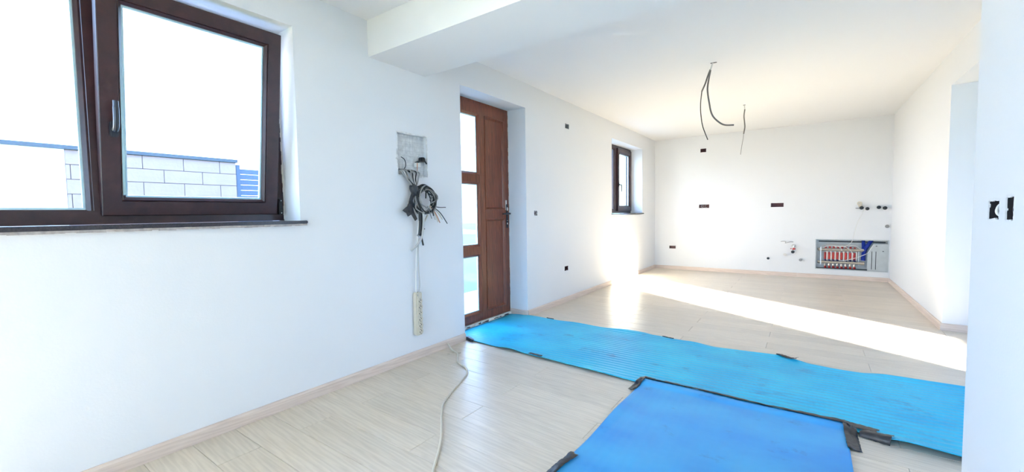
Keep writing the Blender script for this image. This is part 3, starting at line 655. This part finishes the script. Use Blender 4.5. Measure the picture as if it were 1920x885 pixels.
# ------------------------------------------------------------------ ceiling cables
def corr(path, r, m, name, parent):     # corrugated conduit
    P = crom(path, 26); R = [r * (1 + (.10 if i % 2 else -.06)) for i in range(len(P))]
    return MB().tube(P, R, 8).build(name, m, parent)
c1 = thing('ceiling_cables', 'pair of grey conduits with a black cable hanging from the nearer ceiling outlet', 'cables', (1.767, 4.467, 2.565))
mb = MB(); mb.box(1.745, 1.80, 4.455, 4.475, 2.5635, 2.5652); off(mb.build('ceiling_hole', DARKHOLE, c1), c1)
off(cable('white_sleeve', [(1.765, 4.467, 2.566), (1.757, 4.467, 2.54), (1.744, 4.467, 2.500)], .0075, WHITEP, c1), c1)
off(corr([(1.744, 4.467, 2.508), (1.722, 4.465, 2.45), (1.700, 4.463, 2.38), (1.670, 4.460, 2.311)], .0075, CONDUIT, 'conduit', c1), c1)
off(cable('cable', [(1.672, 4.460, 2.318), (1.662, 4.460, 2.22), (1.660, 4.461, 2.15), (1.666, 4.462, 2.07), (1.682, 4.465, 1.97), (1.727, 4.467, 1.84)], .0046, BLACK, c1), c1)
off(corr([(1.746, 4.470, 2.505), (1.732, 4.470, 2.43), (1.720, 4.470, 2.34), (1.724, 4.47, 2.27), (1.737, 4.47, 2.19), (1.750, 4.47, 2.115), (1.774, 4.47, 2.055), (1.822, 4.47, 1.998), (1.875, 4.47, 1.963), (1.952, 4.47, 1.952)], .0075, CONDUIT, 'conduit', c1), c1)
c2 = thing('ceiling_cables', 'single thin grey conduit with a cable hanging from the farther ceiling outlet', 'cables', (1.808, 6.49, 2.565))
mb = MB(); disc_rod(mb, (1.808, 6.49, 2.5635), (0, 0, 1), .016, .002); off(mb.build('ceiling_hole', DARKHOLE, c2), c2)
off(cable('white_sleeve', [(1.808, 6.49, 2.566), (1.812, 6.49, 2.53), (1.815, 6.49, 2.505)], .007, WHITEP, c2), c2)
off(corr([(1.815, 6.49, 2.507), (1.806, 6.49, 2.42), (1.812, 6.49, 2.35), (1.818, 6.49, 2.27), (1.805, 6.49, 2.18)], .0075, CONDUIT, 'conduit', c2), c2)
off(cable('cable', [(1.806, 6.49, 2.20), (1.800, 6.49, 2.12), (1.786, 6.49, 2.03), (1.771, 6.49, 1.905)], .0042, GREYC, c2), c2)
# ------------------------------------------------------------------ pipe stubs on the back wall
def stub(x, z, r, label, l=.05, body=BLACK, collar=None, tilt=(0, 0)):
    t = thing('pipe_stub', label, 'pipe stub', (x, 8.6, z), 'capped pipe ends on the back wall'); d = Vector((tilt[0], -1, tilt[1]))
    mb = MB(); disc_rod(mb, (x, 8.606, z), d, r * .62, l * .6 + .006); off(mb.build('pipe', collar or STEEL, t), t)
    mb = MB(); p = Vector((x, 8.6, z)) + d.normalized() * l * .45; disc_rod(mb, p, d, r, l * .45, 14, r * .93); disc_rod(mb, p + d.normalized() * l * .45, d, r * .5, .012, 6)
    off(mb.build('pipe_cap', body, t), t); return t
stub(1.977, .297, .022, 'black capped pipe end low on the back wall, leftmost of the low cluster')
stub(2.224, .372, .024, 'brass pipe end with dark mouth in the low cluster, left of its centre', collar=BRASS, body=BRASS)
k_ = stub(2.335, .425, .027, 'black round pipe plug in the low cluster, just under the red valve')
stub(2.446, .293, .024, 'grey pipe end low on the back wall, rightmost of the low cluster', body=GREYC)
stub(3.222, 1.158, .028, 'black pipe plug directly below the round ivory thermostat', l=.07)
stub(3.293, 1.143, .026, 'black pipe plug right of the thermostat, second from left of the upper row')
stub(3.429, 1.162, .027, 'black pipe plug in the upper row, second from the right corner')
stub(3.501, 1.150, .028, 'black pipe plug in the upper row, nearest the right corner')
stub(3.533, .868, .026, 'grey-centred pipe end on the back wall above the manifold cabinet right end', body=GREYC)
vt = thing('valve', 'small red and grey pipe valve in the low cluster on the back wall', 'valve', (2.345, 8.6, .50))
mb = MB(); disc_rod(mb, (2.345, 8.606, .525), (0, -1, 0), .032, .02, 20); off(mb.build('escutcheon', LGREYC, vt), vt)
mb = MB(); disc_rod(mb, (2.345, 8.58, .525), (0, -1, 0), .012, .05); mb.tube([(2.345, 8.545, .53), (2.343, 8.545, .475)], .010, 8); off(mb.build('valve_body', STEEL, vt), vt)
mb = MB(); mb.tube([(2.325, 8.54, .47), (2.375, 8.54, .482)], .010, 8); mb.box(2.300, 2.318, 8.53, 8.545, .476, .49); mb.tube([(2.345, 8.54, .46), (2.345, 8.54, .50)], .011, 8); off(mb.build('valve_lever', REDP, vt), vt)
tag(cable('loose_wire', [(2.16, 8.56, .598), (2.20, 8.55, .606), (2.232, 8.55, .600), (2.225, 8.55, .575), (2.26, 8.55, .585), (2.30, 8.555, .596), (2.335, 8.60, .592)], .0045, GREYC), 'short kinked grey wire sticking out above the low pipe cluster', 'wire')
tt = thing('thermostat', 'round ivory thermostat dial on the back wall above the manifold', 'thermostat', (3.20, 8.6, 1.17))
mb = MB(); disc_rod(mb, (3.200, 8.604, 1.228), (0, -1, 0), .033, .03, 24, .028); off(mb.build('dial', IVORY, tt), tt)
mb = MB(); mb.box(3.185, 3.235, 8.575, 8.604, 1.168, 1.205, ch=.006); off(mb.build('housing', IVORY, tt), tt)
mb = MB(); disc_rod(mb, (3.189, 8.576, 1.228), (0, -1, 0), .013, .006, 16); off(mb.build('knob', LGREYC, tt), tt)
mb = MB(); mb.tube([(3.15, 8.575, 1.152), (3.21, 8.575, 1.152)], .007, 8); off(mb.build('lever', GREYC, tt), tt)
tag(cable('thermostat_wire', [(3.248, 8.59, 1.13), (3.225, 8.575, 1.05), (3.18, 8.57, .93), (3.155, 8.57, .82), (3.125, 8.57, .66), (3.105, 8.585, .60), (3.04, 8.60, .545), (2.95, 8.605, .53)], .0042, WHITEP), 'thin white wire hanging from the thermostat into the manifold cabinet', 'wire')
# ------------------------------------------------------------------ underfloor heating manifold cabinet
mc = thing('manifold_cabinet', 'open galvanised cabinet with underfloor heating manifold in the back wall', 'cabinet', (3.105, 8.6, .15))
A0, A1, Z0, Z1 = 2.646, 3.565, .151, .654
mb = MB(); mb.ring((A0, A1, Z0, Z1), [(0, -.003), (.014, -.003), (.014, .001), (.003, .001), (.003, .118), (0, .118)], B)
q = [B(a, b, c) for c in (.113, .118) for a, b in ((A0, Z0), (A1, Z0), (A1, Z1), (A0, Z1))]
mb.add(q, [(0, 1, 2, 3), (7, 6, 5, 4), (0, 4, 5, 1), (1, 5, 6, 2), (2, 6, 7, 3), (3, 7, 4, 0)])
off(mb.build('cabinet_body', CABMET, mc), mc)
mb = MB(); mb.box(2.69, 3.53, 8.655, 8.70, .602, .620); off(tag(mb.build('mounting_rail', BLACK, mc), 'black slotted rail across the top'), mc)
mb = MB(); mb.box(2.66, 3.56, 8.64, 8.70, .155, .172); off(tag(mb.build('bottom_rail', BLACK, mc), 'dark rail along the cabinet bottom'), mc)
def mrail(z, name):
    mb = MB(); mb.tube([(2.735, 8.645, z), (3.245, 8.645, z)], .021, 12)
    mb.tube([(2.675, 8.645, z), (2.69, 8.645, z), (2.70, 8.645, z), (2.735, 8.645, z)], [.010, .024, .026, .026], 8)
    for i in range(8): mb.tube([(2.780 + .054 * i - .008, 8.645, z), (2.780 + .054 * i + .008, 8.645, z)], .025, 6)
    mb.tube([(3.235, 8.645, z), (3.28, 8.645, z)], .027, 8); mb.box(2.715, 2.745, 8.66, 8.70, z - .03, z + .03)
    return off(mb.build(name, BRASS, mc), mc)
mrail(.478, 'supply_rail'); mrail(.268, 'return_rail')
off(MB().box(2.715, 2.727, 8.61, 8.70, .23, .52).build('bracket', STEEL, mc), mc); off(MB().box(3.205, 3.217, 8.66, 8.70, .23, .52).build('bracket', STEEL, mc), mc)
for i in range(8):
    x = 2.780 + .054 * i
    mb = MB(); mb.tube([(x, 8.640, .435), (x, 8.640, .322)], [.0165, .0165], 8); off(mb.build('red_flow_cap', REDP, mc), mc)
    mb = MB(); mb.tube([(x + .024, 8.648, .452), (x + .024, 8.648, .440), (x + .024, 8.648, .33), (x + .024, 8.648, .308)], [.012, .0155, .0155, .012], 10); off(mb.build('flow_meter', WHITEP, mc), mc)
    mb = MB(); mb.tube([(x, 8.645, .325), (x, 8.645, .305), (x + .012, 8.645, .292)], [.015, .017, .012], 8); off(mb.build('blue_cap', NAVY, mc), mc)
    mb = MB(); mb.tube([(x, 8.645, .246), (x, 8.645, .222), (x, 8.645, .205)], [.012, .017, .013], 6); off(mb.build('compression_nut', BRASS, mc), mc)
    mb = MB(); mb.tube([(x, 8.650, .215), (x + .008, 8.668, .158)], .016, 8); off(mb.build('red_heating_pipe', REDP, mc), mc)
    mb = MB(); mb.tube([(x + .006, 8.672, .53), (x + .006, 8.672, .50)], .015, 8); off(mb.build('red_pipe_end', REDP, mc), mc)
def corrp(path, r, name, m): return off(MB().tube((lambda P: P)(crom(path, 14)), [r * (1 + (.08 if i % 2 else -.08)) for i in range(len(crom(path, 14)))], 12).build(name, m, mc), mc)
corrp([(3.262, 8.67, .650), (3.268, 8.67, .56), (3.270, 8.67, .45), (3.262, 8.665, .318)], .024, 'blue_conduit', BLUEP)
corrp([(3.365, 8.655, .650), (3.330, 8.650, .58), (3.290, 8.645, .50), (3.272, 8.64, .42), (3.266, 8.64, .318)], .027, 'blue_conduit', BLUEP)
pl = MB(); vs = [(3.315, .165), (3.553, .165), (3.553, .59), (3.40, .59), (3.335, .50), (3.315, .44)]; N = len(vs)
pl.add([(x, 8.615, z) for x, z in vs] + [(x, 8.619, z) for x, z in vs], [tuple(range(N)), tuple(range(N, 2 * N))[::-1]] + [(i, (i + 1) % N, N + (i + 1) % N, N + i) for i in range(N)])
cp = off(pl.build('cover_plate', CABMET, mc), mc)
for x in (3.367, 3.415): o = MB().box(x - .004, x + .004, 8.6135, 8.6155, .185, .47).build('slot', BLACK, cp)
for x, z in ((3.42, .555), (3.50, .475)): o = MB().box(x - .010, x + .010, 8.6135, 8.6155, z - .005, z + .005).build('slot', BLACK, cp)
for p in ([(3.385, 8.60, .59), (3.345, 8.595, .50), (3.31, 8.59, .44), (3.22, 8.59, .385), (3.12, 8.59, .34), (3.01, 8.60, .305), (2.97, 8.62, .31)], [(2.74, 8.62, .50), (2.80, 8.60, .535), (2.90, 8.60, .545), (2.97, 8.60, .52), (3.0, 8.61, .46)],
          [(2.90, 8.60, .53), (3.0, 8.60, .545), (3.08, 8.60, .50), (3.13, 8.61, .44), (3.14, 8.63, .40)], [(3.08, 8.60, .545), (3.15, 8.595, .555), (3.22, 8.60, .51), (3.27, 8.62, .49)]):
    off(cable('wire', p, .0055, WHITEP, mc), mc)
off(cable('capillary', [(2.73, 8.63, .54), (2.85, 8.62, .565), (3.0, 8.62, .562), (3.12, 8.62, .55), (3.2, 8.62, .50), (3.26, 8.63, .50)], .005, BRASS, mc), mc)
tag(MB().box(2.610, 3.60 - .03, 8.592, 8.5995, .067, .146, ch=.001).build('access_panel', PAINT), 'flat white access panel below the manifold cabinet', 'panel')

# ------------------------------------------------------------------ outside
gr = tag(MB().box(-40, 40, -30, 60, -.35, -.16).build('ground', LAWN), kind='structure')
sbox('terrace', -2.0, -.36, -3, 9.4, -.16, -.13, m=PAVE)
gw = thing('garden_wall', 'pinkish block garden wall with grey cap outside the big window', 'wall', (-6.1, 2.0, -.16))
off(MB().box(-6.28, -6.03, 1.10, 3.36, -.16, 2.14).build('mortar_core', JOINT, gw), gw)
off(MB().box(-6.34, -5.97, -9.0, 3.38, 2.150, 2.205).build('wall_cap', CAPM, gw), gw)
off(MB().box(-6.27, -6.005, -9.0, 1.20, -.16, 2.149).build('white_section', MATTE_WHITE, gw), gw)  # plain white stretch of wall beside the blocks
CH = .209; row = 0; z = 2.148
bl = {}
while z - CH > -.16:
    offy = 2.043 if row % 2 == 0 else 2.305
    y = offy - 3 * .528
    while y < 3.355:
        a, b = max(y, 1.20), min(y + .528, 3.358)
        if b - a > .03:
            key = round(b - a, 3)
            if key not in bl:
                me = MB().box(0, .05, .0035, key - .0035, .0035, CH - .0035, ch=.002); o = me.build('block', BLOCK, gw); bl[key] = o.data
            else:
                o = bpy.data.objects.new('block', bl[key]); C.objects.link(o); o.parent = gw
            o.matrix_parent_inverse = Matrix.Translation(gw.location).inverted()
            o.location = (-6.05 + random.uniform(-.003, .003), a, z - CH)
        y += .528
    z -= CH; row += 1
gt = thing('slatted_gate', 'slate-blue horizontal slat gate beside the block garden wall', 'gate', (-6.1, 3.4, -.16))
off(MB().box(-6.12, -6.04, 3.375, 3.44, -.16, 2.12).build('post', SLAT, gt), gt); off(MB().box(-6.12, -6.04, 5.4, 5.46, -.16, 2.12).build('post', SLAT, gt), gt)
sm = None
for i in range(22):
    if sm is None: o = MB().box(-.012, .012, 3.44, 5.40, 0, .092).build('slat', SLAT, gt); sm = o.data
    else: o = bpy.data.objects.new('slat', sm); C.objects.link(o); o.parent = gt
    o.matrix_parent_inverse = Matrix.Translation(gt.location).inverted(); o.location = (-6.08, 0, -.1 + .098 * i)
hs = thing('neighbour_house', 'pale aqua neighbouring house seen through the small far window', 'house', (-9, 26, -.16))
off(MB().box(-12.5, -6.6, 21.5, 33, -.16, 7.2).build('house_wall', HOUSEP, hs), hs)
off(MB().box(-13, -6.1, 21, 33.5, 7.2, 7.5).build('roof', CAPM, hs), hs)
off(MB().box(-6.64, -6.56, 24, 25.6, 1.0, 2.4).build('window', SPACER, hs), hs)
tag(cable('overhead_wire', [(-9, -6, 4.55), (-8.4, -1, 4.12), (-8, 1.0, 3.99), (-7.6, 3.2, 3.90), (-7, 9, 4.2)], .008, CAPM), 'thin dark overhead wire crossing the sky outside the left pane', 'wire')
